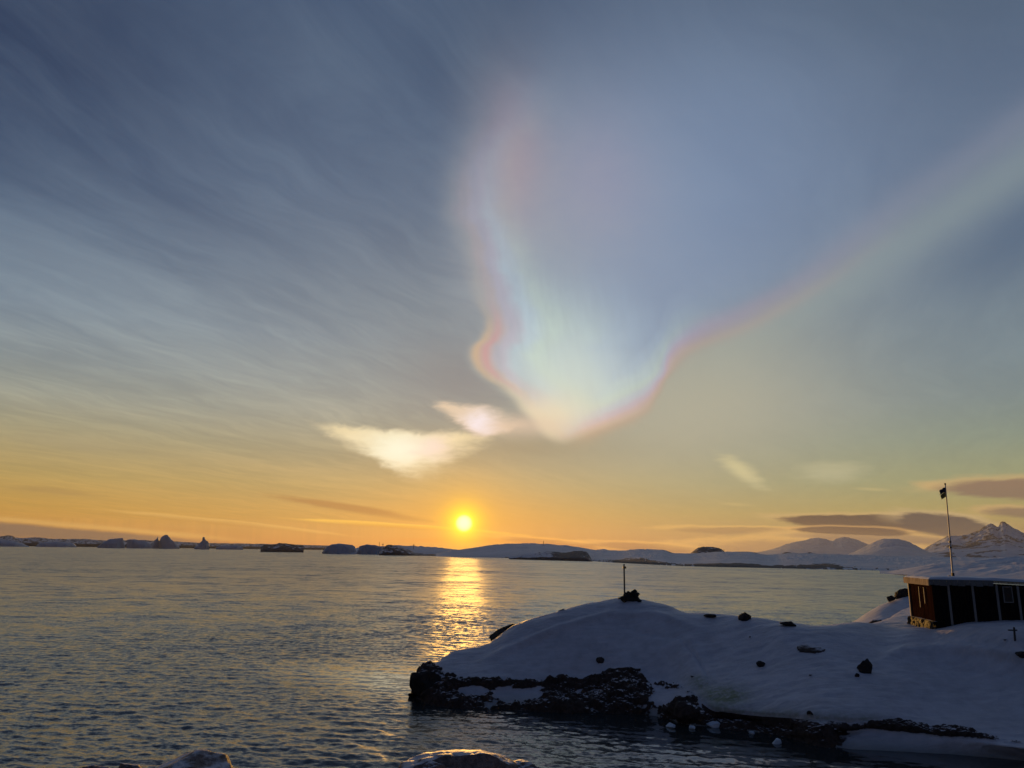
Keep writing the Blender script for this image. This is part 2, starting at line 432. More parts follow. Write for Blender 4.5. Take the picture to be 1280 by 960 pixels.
def tag(o, label=None, cat=None, group=None, kind=None):
    if label: o['label'] = label
    if cat: o['category'] = cat
    if group: o['group'] = group
    if kind: o['kind'] = kind
    return o
def empty(name, loc, rz=0):
    o = bpy.data.objects.new(name, None); o.empty_display_size = .3; COL.objects.link(o)
    o.location = loc; o.rotation_euler = (0, 0, rz); return o
class MB:
    def __init__(s): s.v = []; s.f = []
    def box(s, x0, x1, y0, y1, z0, z1, M=None):
        b = len(s.v)
        for x in (x0, x1):
            for y in (y0, y1):
                for z in (z0, z1):
                    p = Vector((x, y, z)); s.v.append(tuple(M@p if M else p))
        for f in ((0, 1, 3, 2), (4, 6, 7, 5), (0, 4, 5, 1), (2, 3, 7, 6), (0, 2, 6, 4), (1, 5, 7, 3)): s.f.append(tuple(b+i for i in f))
    def tube(s, pts, rad, seg=8):
        rings = []
        for i, p in enumerate(pts):
            p = Vector(p); q = Vector(pts[min(i+1, len(pts)-1)])-Vector(pts[max(i-1, 0)]); q.normalize()
            a = q.orthogonal().normalized(); b_ = q.cross(a)
            r = rad[i] if isinstance(rad, (list, tuple)) else rad
            base = len(s.v)
            for k in range(seg):
                t = 2*math.pi*k/seg; s.v.append(tuple(p+a*math.cos(t)*r+b_*math.sin(t)*r))
            rings.append(base)
        for r1, r2 in zip(rings, rings[1:]):
            for k in range(seg): s.f.append((r1+k, r1+(k+1) % seg, r2+(k+1) % seg, r2+k))
        s.f.append(tuple(rings[0]+k for k in reversed(range(seg)))); s.f.append(tuple(rings[-1]+k for k in range(seg)))
    def build(s, name, mat, parent=None, bevel=0, smooth=False):
        me = bpy.data.meshes.new(name); me.from_pydata(s.v, [], s.f); me.update()
        me.materials.append(mat)
        o = bpy.data.objects.new(name, me); COL.objects.link(o); o.parent = parent
        if smooth:
            for p in me.polygons: p.use_smooth = True
        if bevel:
            m = o.modifiers.new('bevel', 'BEVEL'); m.width = bevel; m.segments = 2
        return o

# ------------------------------------------------------------------ materials
def snow_rock(name, snow=(.64, .62, .645), rock=(.060, .040, .032), sc=1.0, cover=.78, slopew=.10, rough=.55, algae=False, bump=.16):
    """snow where the mesh attribute 'rock' is low or a ledge faces up, rock elsewhere"""
    m, nt, b = new_mat(name)
    g = nt.nodes.new('ShaderNodeNewGeometry'); at = nt.nodes.new('ShaderNodeAttribute'); at.attribute_name = 'rock'
    ra = X(at.outputs['Fac'])
    sp = nt.nodes.new('ShaderNodeSeparateXYZ'); nt.links.new(g.outputs['Normal'], sp.inputs[0]); nz = X(sp.outputs[2])
    pos = g.outputs['Position']
    n1 = noise(pos, .9*sc, 6, .65); n2 = noise(pos, 7*sc, 5, .6); n3 = noise(pos, 28*sc, 4, .6)
    wind_ = noise(pos, 2.6*sc, 6, .6)
    edge = sstep(ra+(n2-.5)*.30+(n3-.5)*.12, .30, .46)
    ledge = sstep(nz+(n1-.5)*.55+(n2-.5)*.15, cover-slopew, cover+slopew)
    rk = edge*(1.0-ledge)
    sc_ = cmix(sstep(n1*.6+wind_*.4, .3, .7), tuple(v*.82 for v in snow), tuple(v*1.08 for v in snow))
    if algae:
        aa = nt.nodes.new('ShaderNodeAttribute'); aa.attribute_name = 'algae'
        sc_ = cmix(X(aa.outputs['Fac'])*sstep(n2*.6+n1*.4, .30, .60), sc_, (.22, .25, .11))
        wa = nt.nodes.new('ShaderNodeAttribute'); wa.attribute_name = 'wet'
        sc_ = cmix(X(wa.outputs['Fac']), sc_, (.13, .15, .13))
    rc = cmix(sstep(n2, .3, .75), tuple(v*.6 for v in rock), tuple(v*1.6 for v in rock))
    rc = cmix(sstep(n1, .55, .8)*.5, rc, (.10, .060, .040))
    c = cmix(rk, sc_, rc)
    nt.links.new(c, b.inputs['Base Color'])
    rr = X.m('ADD', rk*.15, rough); nt.links.new(rr.k, b.inputs['Roughness'])
    b.inputs['Specular IOR Level'].default_value = .25
    bp = nt.nodes.new('ShaderNodeBump'); bp.inputs['Strength'].default_value = .8; bp.inputs['Distance'].default_value = bump/sc
    mpp = nt.nodes.new('ShaderNodeMapping'); mpp.inputs['Rotation'].default_value = (0, 0, .5); mpp.inputs['Scale'].default_value = (.7, 2.6, 2.0)
    nt.links.new(pos, mpp.inputs[0])
    wind = noise(mpp.outputs[0], 1.1*sc, 6, .62, dist=.4)
    hh = (wind*.45+n3*.07+n2*.10)*(1.0-rk)+(n2*.8+n3*.4)*rk
    nt.links.new(hh.k, bp.inputs['Height']); nt.links.new(bp.outputs[0], b.inputs['Normal'])
    return m

M_head = snow_rock('headland_snow_rock', algae=True, cover=.93, slopew=.06)
M_far = snow_rock('far_snow_rock', sc=.05, cover=1.6, slopew=.04, bump=.02, rock=(.05, .048, .055))
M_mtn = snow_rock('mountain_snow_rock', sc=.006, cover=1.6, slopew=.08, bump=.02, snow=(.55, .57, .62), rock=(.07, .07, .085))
M_boul = snow_rock('boulder_rock', sc=2.0, cover=.62, slopew=.12, rock=(.075, .055, .045))
M_nearb = snow_rock('near_boulder_rock', sc=2.0, cover=.93, slopew=.06, rock=(.20, .155, .14))
M_drock = plain('dark_rock', (.030, .026, .025), .85, var=.5, scale=6, spec=.2)
M_ice = plain('berg_ice', (.38, .43, .50), .5, var=.12, scale=.05)
M_chunk = plain('ice_chunk_ice', (.55, .62, .68), .35, var=.10, scale=6)
def wood_mat(name, c):
    m, nt, b = new_mat(name)
    tc = nt.nodes.new('ShaderNodeTexCoord'); mp = nt.nodes.new('ShaderNodeMapping'); mp.inputs['Scale'].default_value = (7, 7, .5)
    nt.links.new(tc.outputs['Object'], mp.inputs[0])
    n = noise(mp.outputs[0], 3, 6, .65); n2 = noise(tc.outputs['Object'], 1.3, 3)
    col = cmix(sstep(n, .25, .75), tuple(v*.45 for v in c), tuple(v*1.7 for v in c))
    col = cmix(sstep(n2, .45, .75)*.5, col, tuple(v*.5 for v in c))
    nt.links.new(col, b.inputs['Base Color']); b.inputs['Roughness'].default_value = .95; b.inputs['Specular IOR Level'].default_value = .0
    bp = nt.nodes.new('ShaderNodeBump'); bp.inputs['Strength'].default_value = .5; bp.inputs['Distance'].default_value = .02
    nt.links.new(n.k, bp.inputs['Height']); nt.links.new(bp.outputs[0], b.inputs['Normal'])
    return m
M_wood = wood_mat('red_brown_boards', (.034, .014, .008))
M_found = snow_rock('foundation_stone', sc=2.5, cover=.9, slopew=.1, rock=(.035, .022, .015))
M_tar = wood_mat('black_tarred_boards', (.012, .010, .010))
M_batten = plain('pale_batten', (.26, .24, .22), .7)
M_frost = plain('frosted_edge_board', (.17, .16, .15), .8, var=.5, scale=4)
M_fascia = wood_mat('weathered_fascia', (.55, .42, .25))
M_snow = plain('roof_snow', (.64, .66, .70), .6, var=.08, scale=2)
M_stone = plain('foundation_stone', (.11, .085, .07), .85, var=.5, scale=3)
M_pole = plain('white_pole', (.50, .46, .42), .5, var=.2)
M_dark = plain('dark_metal', (.03, .028, .028), .5)
M_glass, nt_, b_ = new_mat('dark_glass')
b_.inputs['Base Color'].default_value = (.02, .012, .010, 1); b_.inputs['Roughness'].default_value = .15

# ------------------------------------------------------------------ lofted terrain
def loft(name, cols, mat, nx, nt, shape, kcols=None, attrs_fn=None):
    """cols: [(px, [station...])]; station ('w', py[,px]) waterline, ('p', py, D[,px]) seen point, ('z', D, z[,px]) level,
       ('r', dD, z) relative to the waterline. Interpolated smoothly both ways, then shaped by shape(V, N, PX, PY, T)."""
    keyx = []; K = []
    for px, st in cols:
        row = []; Dw = None; azw = None
        for s in st:
            if s[0] == 'w': a, t = ae(s[2] if len(s) > 2 else px, s[1]); Dw = -H/t; azw = a
        for s in st:
            k = s[0]
            if k == 'w': row.append((azw, Dw, 0))
            elif k == 'p':
                a, t = ae(s[3] if len(s) > 3 else px, s[1]); row.append((a, s[2], H+s[2]*t))
            elif k == 'z':
                a = azw if azw is not None else ae(px, 700)[0]
                if len(s) > 3: a = ae(s[3], 700)[0]
                row.append((a, s[1], s[2]))
            elif k == 'r': row.append((azw, Dw+s[1], s[2]))
        keyx.append(px); K.append(row)
    K = np.array(K, float); nk, ns = K.shape[:2]
    X_ = pchip(keyx, K.reshape(nk, -1), np.linspace(keyx[0], keyx[-1], nx)).reshape(nx, ns, 3)
    # spread samples along t by mean segment length in view
    seg = np.linspace(0, ns-1, nt)
    G = pchip(np.arange(ns), X_.transpose(1, 0, 2).reshape(ns, -1), seg).reshape(nt, nx, 3).transpose(1, 0, 2)
    V = np.stack([G[..., 1]*np.sin(G[..., 0]), G[..., 1]*np.cos(G[..., 0]), G[..., 2]], -1)
    def normals(V):
        du = np.gradient(V, axis=0); dv = np.gradient(V, axis=1)
        N = np.cross(du, dv); N /= (np.linalg.norm(N, axis=-1, keepdims=True)+1e-12); return N
    def proj(V):
        q = V-np.array([0, 0, H]); w = q@fwd
        return 640+FPX*(q@rt)/w, 480-FPX*(q@up)/w
    N = normals(V); PX, PY = proj(V)
    T = np.broadcast_to(seg[None], V.shape[:2])
    V2, at = shape(V, N, PX, PY, T)
    o = mesh_from_grid(name, V2, mat, at)
    o['kind'] = 'structure'
    return o, V2

# --- near headland: columns from the left tip to beyond the right frame edge
def hc(px, w, cave, lip, mid, cd, back=(5, -.8), bz=-1.2):
    crest, Dc = cd
    kq = float(np.interp(px, [545, 700, 1000, 1160], [.75, .50, .55, 1.0])); Dw0 = -H/ae(px, w)[1]
    Dc = Dw0+(Dc-Dw0)*kq; mid = (mid[0], Dw0+(mid[1]-Dw0)*(kq*.9+.1)); lip = (lip[0], Dw0+(lip[1]-Dw0)*(kq*.6+.4))
    # stations: 0 under water,1 water,2 cave/cliff foot,3 lip/cliff top,4 mid,5 crest,6 behind,7 behind water
    c = P(px, crest, Dc); zc = c.z
    return (px, [('r', -1.5, -1.0), ('w', w), ('p', cave[0], cave[1]), ('p', lip[0], lip[1]), ('p', mid[0], mid[1]), ('p', crest, Dc),
                 ('z', Dc+back[0], zc+back[1]), ('z', Dc+back[0]+9, bz)])
cols = [
 (512, [('r', -1.5, -1.2), ('w', 872), ('z', 33.6, -.3), ('z', 34, -.3), ('z', 34.5, -.3), ('z', 35, -.4), ('z', 36, -.6), ('z', 38, -1.2)]),
 hc(520, 870, (866, 33.2), (862, 33.8), (858, 34.4), (856, 34.8), (1.5, -.5)),
 hc(529, 874, (868, 32.9), (854, 33.6), (845, 34.3), (838, 35.2), (2, -.5)),
 hc(545, 880, (872, 32.3), (855, 33.4), (840, 34.8), (829, 36.5), (2, -.5)),
 hc(570, 883, (872, 32.3), (852, 33.8), (832, 35.8), (814, 38.5), (2, -.5)),
 hc(607, 885, (872, 32.2), (845, 34.2), (826, 36.5), (806, 39.8), (2.5, -.6)),
 hc(646, 886, (872, 32.2), (846, 34.4), (814, 37.5), (781, 41.5), (3, -.6)),
 hc(683, 887, (873, 32.0), (848, 34.4), (803, 38.5), (769, 43.0), (3, -.5)),
 hc(730, 888, (873, 31.9), (848, 34.5), (790, 39.5), (756, 44.8), (3, -.5)),
 hc(781, 890, (874, 31.6), (846, 34.5), (785, 40), (748.5, 46.0), (3, -.5)),
 hc(830, 897, (882, 30.8), (852, 34.0), (790, 39.5), (757, 45.5), (3, -.5)),
 hc(860, 905, (893, 29.6), (860, 32.4), (800, 38.5), (767, 44.5), (3, -.4)),
 hc(895, 908, (899, 29.9), (884, 30.0), (822, 36.0), (769, 44.0), (3, -.3)),
 hc(943, 914, (904, 29.4), (890, 29.4), (828, 35.0), (774, 42.5), (3, -.3)),
 hc(984, 920, (909, 28.9), (892, 29.0), (832, 34.2), (780, 41.0), (3, -.3)),
 hc(1026, 930, (913, 28.5), (896, 28.7), (836, 33.6), (784, 40.2), (3, -.3)),
 hc(1067, 936, (914, 28.7), (898, 28.9), (838, 33.4), (780, 41.0), (3, -.3)),
 hc(1110, 938, (912, 29.0), (896, 29.4), (838, 33.4), (783, 41.0), (4, -.2)),
 hc(1160, 941, (918, 28.9), (904, 29.6), (840, 33.6), (787, 38.6), (14, .1)),
 hc(1215, 945, (928, 28.8), (912, 29.6), (845, 34.0), (782, 37.4), (16, .1)),
 hc(1280, 951, (936, 28.6), (925, 29.6), (850, 34.0), (784, 36.6), (18, .1)),
 hc(1400, 975, (958, 28.2), (940, 29.6), (862, 33.6), (788, 37.6), (22, .1)),
 hc(1700, 1060, (1040, 27.6), (1010, 29.6), (900, 35.0), (800, 42.0), (30, .1)),
]
def gpix(PX, PY, x, y, sx, sy): return np.exp(-((PX-x)/sx)**2-((PY-y)/sy)**2)
def head_shape(V, N, PX, PY, T):
    sn = .07*fbm(V*.45, 4, seed=2)+.035*(1-np.abs(fbm(V*np.array([.5, 1.6, 1.0])+3, 4, .6, seed=12))*2.5)+.22*fbm(V*np.array([.12, .12, .2]), 2, seed=5)*np.clip((T-3)/1.2, 0, 1)*np.clip((5.2-T)/.8, 0, 1)
    # creases: wind-packed ridges across the dome
    y1 = np.interp(PX, [600, 650, 700, 760, 820, 880], [826, 806, 786, 768, 769, 786])
    sn += .16*np.exp(-((PY-y1)/5.0)**2)*np.clip((PX-590)/40, 0, 1)*np.clip((890-PX)/60, 0, 1)*(T < 5.0)
    y2 = np.interp(PX, [770, 800, 850, 870, 890], [780, 786, 793, 815, 850])
    sn -= .10*np.exp(-((PY-y2-3)/4.5)**2)*np.clip((PX-765)/30, 0, 1)*np.clip((895-PX)/20, 0, 1)*(T < 5.0)
    # drift ridge running from the lower right rock to the hut
    y3 = np.interp(PX, [1080, 1130, 1200, 1280, 1400], [832, 815, 812, 822, 840])
    sn += .14*np.exp(-((PY-y3)/6.0)**2)*np.clip((PX-1085)/40, 0, 1)*(T < 5.0)
    cr = .75*crag(V*.62, 20)+.35*crag(V*1.5, 23); fine = fbm(V*5.5, 4, .6, 31)
    top = np.interp(PX, [500, 545, 575, 600, 640, 700, 740, 790, 815, 850, 872, 880, 940, 1060, 1115, 1160, 1200, 1240, 1290],
                        [800, 826, 830, 846, 848, 842, 846, 842, 856, 852, 862, 884, 892, 897, 892, 900, 905, 915, 926])
    zone = 1/(1+np.exp(-(PY-top-0)/3.0))
    # right-hand ledge by the water is snow again
    ledge = np.clip((PX-1040)/40, 0, 1)/(1+np.exp(-(PY-np.interp(PX, [1040, 1100, 1280], [914, 917, 936]))/1.5))
    zone = zone*(1-.93*ledge)*(T < 4.6)
    zone = np.where((PX < 545) & (T > 1), 1.0, zone)
    amp = np.interp(PX, [520, 860, 890, 1080, 1120, 1280], [.60, .60, .30, .28, .32, .28])
    bias = -1.6+zone*np.interp(PX, [520, 870, 1090, 1120, 1300], [1.60, 1.68, 1.74, 1.86, 1.86])+.42*fbm(V*np.array([.5, .5, 1.3]), 3, seed=62)*zone-.35*zone*(gpix(PX, PY, 585, 866, 22, 7)+gpix(PX, PY, 668, 872, 25, 6)+gpix(PX, PY, 838, 872, 18, 8))+.25*zone*(gpix(PX, PY, 625, 855, 30, 8)+gpix(PX, PY, 855, 880, 25, 14))
    bias = np.where(ledge > .5, bias-.1, bias)
    for (x, y, sx, sy, a) in [(750, 826, 7, 5, 1.5), (738, 811, 6, 2, 1.25), (765, 811, 6, 3, 1.2), (722, 836, 5, 4, 1.2), (830, 858, 16, 6, 1.1), (768, 848, 20, 7, 1.45), (785, 852, 14, 12, 1.5),
                              (1005, 810, 9, 5, 1.55), (1022, 813, 14, 4, 1.5), (980, 812, 3, 2, 1.2), (951, 829, 4, 3, 1.5), (982, 829, 5, 2, 1.25), (1013, 844, 4, 2, 1.3), (866, 846, 8, 5, 1.2),
                              (634, 788, 16, 9, .0), (700, 763, 12, 2.0, 1.3), (668, 772, 8, 2.0, 1.2)]:
        bias = bias+(a+.35)*gpix(PX, PY, x, y, sx*1.5, sy*1.5)*(T < 5.02)*(1-zone)
    sp_ = fbm(V*1.1, 3, .6, 70); bias = bias+np.clip(sp_-.42, 0, 1)*7*(T > 3)*(T < 5.02)*np.interp(PX, [600, 800, 1000, 1100], [.25, .6, 1, .6])
    # bare far rim of the ridge
    bias = np.where(T > 5.35, np.maximum(bias, -.55), bias)
    bias = np.where(T > 6.2, .1, bias)
    rk = bias+amp*cr+.10*fine
    cap = sn+.05+.5*np.clip(zone, 0, 1)
    d = np.maximum(sn, np.minimum(rk, cap))
    sgn = np.where(N[..., 2:3] < -.2, -1, 1)
    fadeW = np.clip(T, 0, 1)
    V2 = V+N*sgn*(d*fadeW)[..., None]
    rock = np.clip((rk-sn)/.14, 0, 1)
    wall = ((T > 1.0) & (T < 2.75) & (PX > 878) & (PX < 1075))
    rock = np.where(wall, np.maximum(rock, np.clip(.9-np.clip((PX-1030)/45, 0, 1)+.5*fine+.3*cr, 0, 1)), rock)  # dark rock colour on this face stands in for shade under the lip
    al = gpix(PX, PY, 905, 868, 30, 12)*1.2+gpix(PX, PY, 873, 852, 12, 8)*.9+.55*np.exp(-((T-2.95)/.22)**2)*np.clip((PX-880)/20, 0, 1)*np.clip((1120-PX)/40, 0, 1)
    wet = np.clip(1-V2[..., 2]/.35, 0, 1)*.7
    return V2, {'rock': rock, 'algae': np.clip(al, 0, .9), 'wet': wet}
head, HV = loft('snowy_headland', cols, M_head, 1150, 330, head_shape)
hv2 = HV.reshape(-1, 3)
def ground(x, y):
    i = np.argmin((hv2[:, 0]-x)**2+(hv2[:, 1]-y)**2); return float(hv2[i, 2])
def hit(px, py):
    """nearest headland surface point under a photo point (front side)"""
    HF = HV[:, :int(330*5.03/7)]; q = HF-np.array([0, 0, H]); w = q@fwd
    X_ = 640+FPX*(q@rt)/w; Y_ = 480-FPX*(q@up)/w
    e = (X_-px)**2+(Y_-py)**2; e = e+(np.hypot(q[..., 0], q[..., 1]) > 52)*1e5
    i = np.unravel_index(np.argmin(e), e.shape)
    return Vector(HF[i])

# --- snow mound beyond the hut's left corner
def mound_shape(V, N, PX, PY, T):
    sn = .05*fbm(V*.5, 3, seed=8); cr = crag(V*1.0, 44)
    bias = -1.4+1.35*np.exp(-((T-.9)/.35)**2)+1.25*gpix(PX, PY, 1128, 744, 9, 4)+1.2*gpix(PX, PY, 1108, 748, 6, 3)+1.0*(T > 3.4)
    bias += 1.1*gpix(PX, PY, 1092, 783, 26, 5)
    rk = bias+.35*cr
    d = np.maximum(sn, np.minimum(rk, .5))
    return V+np.array([0, 0, 1])*(d*np.clip(T, 0, 1))[..., None], {'rock': np.clip((rk-sn)/.14, 0, 1), 'algae': d*0, 'wet': d*0}
mc = []
for px, cy, my in [(1030, 786.5, 787), (1046, 784, 786), (1066, 777, 785), (1085, 765, 782), (1101, 756, 780), (1118, 750, 780), (1135, 745, 780), (1170, 742, 780), (1230, 748, 782)]:
    zc = P(px, cy, 58).z
    mc.append((px, [('z', 50, min(-.4, zc-1)), ('p', 788, 52), ('p', (cy*.45+my*.55), 55), ('p', cy, 58), ('z', 61, zc-.5), ('z', 68, -1)]))
loft('snow_mound', mc, M_head, 260, 120, mound_shape)

# ------------------------------------------------------------------ sea
def build_sea():
    az_in = np.radians(np.linspace(-46, 46, 620)); az_out = np.radians(np.linspace(46, 314, 55))[1:-1]
    az = np.concatenate([az_in, az_out])
    r = [6.0]
    while r[-1] < 150: r.append(r[-1]*1.0042)
    while r[-1] < 15500: r.append(r[-1]*1.06)
    r = np.array(r)
    A, Rr = np.meshgrid(az, r, indexing='ij')
    x = Rr*np.sin(A); y = Rr*np.cos(A); z = np.zeros_like(x)
    rg = np.random.default_rng(3)
    wd = R(-101)          # direction the wavelets travel (towards the lower left)
    for i in range(70):
        lam = .27*(6.0**rg.random()**1.3); th = wd+rg.normal()*.34
        k = 2*math.pi/lam; amp = .0180*lam**.85/ (70**.5)*2.0*rg.uniform(.5, 1.3)
        z += amp*np.sin(k*(x*math.cos(th)+y*math.sin(th))+rg.random()*6.283)
    # sheltered, calmer water in the lee of the headland
    la = W(528, 884); lb = W(850, 955); ln_ = Vector((lb.y-la.y, -(lb.x-la.x), 0)).normalized()
    if ln_.dot(W(900, 920)-la) < 0: ln_ = -ln_
    lee = 1/(1+np.exp(-((x-la.x)*ln_.x+(y-la.y)*ln_.y-.6)/.8))*np.clip((46-Rr)/8, 0, 1)
    gp = fbm(np.stack([x*.06, y*.06, x*0], -1), 3, seed=77)
    z *= 1.0+.5*gp
    fade = np.clip((150-Rr)/90, 0, 1)*np.clip((R(44)-np.abs((A+math.pi) % (2*math.pi)-math.pi))/R(5), 0, 1)
    z *= fade*(1-.88*lee)
    m, nt, b = new_mat('sea_water')
    g = nt.nodes.new('ShaderNodeNewGeometry'); pos = g.outputs['Position']
    sp = nt.nodes.new('ShaderNodeSeparateXYZ'); nt.links.new(pos, sp.inputs[0]); px, py = X(sp.outputs[0]), X(sp.outputs[1])
    c, s = math.cos(wd), math.sin(wd)
    u = px*c+py*s; v = py*c-px*s
    def slopes(su, sv, seed, detail):
        return noise(cvec(u*su, v*sv, seed), 1.0, detail, .6, color=True)
    def vsub(a, b_, sc):
        n = nt.nodes.new('ShaderNodeVectorMath'); n.operation = 'SUBTRACT'; nt.links.new(a, n.inputs[0]); n.inputs[1].default_value = b_
        n2 = nt.nodes.new('ShaderNodeVectorMath'); n2.operation = 'MULTIPLY'; nt.links.new(n.outputs[0], n2.inputs[0])
        if isinstance(sc, X):
            n3 = nt.nodes.new('ShaderNodeVectorMath'); n3.operation = 'SCALE'; nt.links.new(n2.outputs[0], n3.inputs[0]); nt.links.new(sc.k, n3.inputs['Scale'])
            n2.inputs[1].default_value = (.38, 1.15, 0); return n3.outputs[0]
        n2.inputs[1].default_value = (sc*.38, sc*1.15, 0); return n2.outputs[0]
    def vadd(a, b_):
        n = nt.nodes.new('ShaderNodeVectorMath'); n.operation = 'ADD'; nt.links.new(a, n.inputs[0]); nt.links.new(b_, n.inputs[1]); return n.outputs[0]
    dist = X.m('SQRT', px*px+py*py)
    far = sstep(dist, 50, 220); mid = sstep(dist, 25, 90)
    le = nt.nodes.new('ShaderNodeAttribute'); le.attribute_name = 'lee'; calm = 1.0-X(le.outputs['Fac'])*.93
    gust = noise(cvec(px*.012, py*.006, 3), 1.0, 4, .55)
    ga = sstep(gust, .3, .7)*.5+.75
    N = g.outputs['Normal']
    N = vadd(N, vsub(slopes(8.0, 4.0, 1.0, 4), (.5, .5, .5), ga*calm*.85))
    N = vadd(N, vsub(slopes(1.6, .7, 4.0, 2), (.5, .5, .5), (far*.55+.30)*ga*calm))
    N = vadd(N, vsub(slopes(.42, .20, 8.0, 2), (.5, .5, .5), (mid*.55+.1)*calm))
    N = vadd(N, vsub(slopes(.12, .05, 12.0, 2), (.5, .5, .5), far*.55))
    nn = nt.nodes.new('ShaderNodeVectorMath'); nn.operation = 'NORMALIZE'; nt.links.new(N, nn.inputs[0])
    nt.links.new(nn.outputs[0], b.inputs['Normal'])
    b.inputs['Base Color'].default_value = (.022, .032, .034, 1)
    rr = (far*.05+.15)*calm+.06; nt.links.new(rr.k, b.inputs['Roughness'])
    b.inputs['IOR'].default_value = 1.7
    V = np.stack([x, y, z], -1)
    o = mesh_from_grid('sea', V, m, {'lee': lee}, closed=True); tag(o, kind='structure')
    return o
build_sea()

# ------------------------------------------------------------------ far land
def ridge(name, pts, D, depth, mat, base_y=None, Dback=None, rockb=-.6, amp=.12, front=.35, nx=None, nt=60, sc=None, seed=0, shore=1.0, cr_amp=1.0, bands=()):
    """snow land seen far off: pts crest [(px, py)], D crest distance, front shore from base_y or D-depth"""
    cc = []
    for i, (px, py) in enumerate(pts):
        c = P(px, py, D); zc = max(c.z, .02*D*0+.05)
        Df = D-depth
        if base_y is not None:
            by = np.interp(px, [b[0] for b in base_y], [b[1] for b in base_y]); t = ae(px, by)[1]; Df = -H/t
        Df = min(Df, D*.985)
        a = ae(px, py)[0]
        cc.append((px, Df, zc, a))
    X_ = np.array([c[1:] for c in cc]); kx = [c[0] for c in cc]
    nx = nx or int((kx[-1]-kx[0])*1.6)+20
    Q = pchip(kx, X_, np.linspace(kx[0], kx[-1], nx))
    t = np.linspace(0, 1, nt)
    Df, zc, a = Q[:, 0:1], Q[:, 1:2], Q[:, 2:3]
    s1 = np.clip(t/.62, 0, 1)[None]; s2 = np.clip((t-.62)/.38, 0, 1)[None]
    Dg = Df+(D-Df)*s1+(depth*.8)*s2
    prof = s1**front if np.isscalar(front) else s1
    zg = zc*prof*(1-s2**2)
    zg = np.where(s2 > .999, -.5, zg); zg = np.where(s1 <= 0, -.3, zg)
    ag = a+0*Dg
    V = np.stack([Dg*np.sin(ag), Dg*np.cos(ag), zg], -1)
    sc = sc or 12/D
    p = V*np.array([sc*8, sc*8, sc*16])
    n1 = fbm(p, 5, .55, seed); n2 = crag(p*1.7, seed+50)
    hgt = np.maximum(zc, 1e-3)
    V[..., 2] += hgt*amp*(n1*.6+n2*.6)*np.clip(t*6, 0, 1)[None]*np.clip((1-s2)*3, 0, 1)*np.clip(V[..., 2]/hgt*1.5, .1, 1)
    rk = rockb+cr_amp*n2+shore*np.exp(-(t/.05)**2)[None]
    for (x0, x1, t0, t1, a_) in bands:
        xs = np.linspace(kx[0], kx[-1], nx)[:, None]
        rk = rk+a_*np.exp(-((xs-(x0+x1)/2)/((x1-x0)/2))**2)*np.exp(-((t[None]-(t0+t1)/2)/((t1-t0)/2))**4)
    o = mesh_from_grid(name, V, mat, {'rock': np.clip(rk*1.5, 0, 1)})
    o['kind'] = 'structure'
    return o

# big mountain and its neighbours on the right horizon
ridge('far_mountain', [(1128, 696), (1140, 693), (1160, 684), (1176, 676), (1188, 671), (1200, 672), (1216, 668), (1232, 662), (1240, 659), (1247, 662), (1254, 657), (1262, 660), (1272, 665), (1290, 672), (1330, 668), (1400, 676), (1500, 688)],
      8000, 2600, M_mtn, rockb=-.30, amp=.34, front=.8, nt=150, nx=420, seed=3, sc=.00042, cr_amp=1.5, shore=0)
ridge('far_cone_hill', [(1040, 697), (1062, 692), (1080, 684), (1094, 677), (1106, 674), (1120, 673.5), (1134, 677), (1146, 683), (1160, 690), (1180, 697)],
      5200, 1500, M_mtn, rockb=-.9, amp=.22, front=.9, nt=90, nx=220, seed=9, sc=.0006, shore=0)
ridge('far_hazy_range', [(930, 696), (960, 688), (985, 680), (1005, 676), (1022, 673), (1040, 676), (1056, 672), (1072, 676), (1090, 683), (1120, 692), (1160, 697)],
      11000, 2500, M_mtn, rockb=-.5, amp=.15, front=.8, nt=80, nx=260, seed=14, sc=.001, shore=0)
# low snow land right of centre
ridge('low_snow_shore', [(700, 692.5), (730, 689.5), (752, 687.5), (775, 689), (800, 687), (828, 688), (845, 692), (870, 692), (905, 690), (935, 690.5), (960, 694), (990, 692), (1020, 692.5), (1060, 694), (1100, 695), (1140, 696), (1200, 697), (1290, 698)],
      720, 230, M_far, base_y=[(700, 699), (780, 704), (860, 708), (1000, 711), (1130, 714), (1290, 722)], rockb=-1.0, amp=.22, front=.6, seed=21, nt=90,
      bands=[(765, 825, .0, .12, 1.15), (820, 850, .5, .62, 1.0), (1005, 1062, .02, .10, 1.1), (870, 990, .0, .05, .9)])
ridge('rocky_knoll', [(862, 693), (868, 688), (874, 684.5), (884, 683.5), (893, 684.5), (902, 687), (906, 690), (915, 690), (930, 689.5), (942, 690.5), (952, 693)],
      900, 60, M_far, rockb=.25, amp=.12, front=.45, seed=25, nt=50)
ridge('far_dark_islets', [(972, 694), (984, 690), (993, 692), (1004, 693), (1012, 690.5), (1020, 693), (1030, 694.5)], 1000, 50, M_far, rockb=.5, amp=.1, front=.5, seed=27, nt=40)
# snow plain behind the hut
ridge('snow_plain', [(1100, 719.6), (1110, 718), (1125, 714), (1145, 710), (1165, 706.5), (1190, 704), (1215, 702), (1240, 699.5), (1260, 698), (1290, 696), (1350, 694), (1500, 690), (1700, 690)],
      300, 120, M_far, base_y=[(1100, 716.6), (1112, 717.6), (1150, 721.5), (1280, 730), (1700, 760)], rockb=-1.1, amp=.25, front=.75, seed=33, nt=120, nx=420, sc=.012,
      bands=[(1112, 1150, .0, .08, 1.4)])
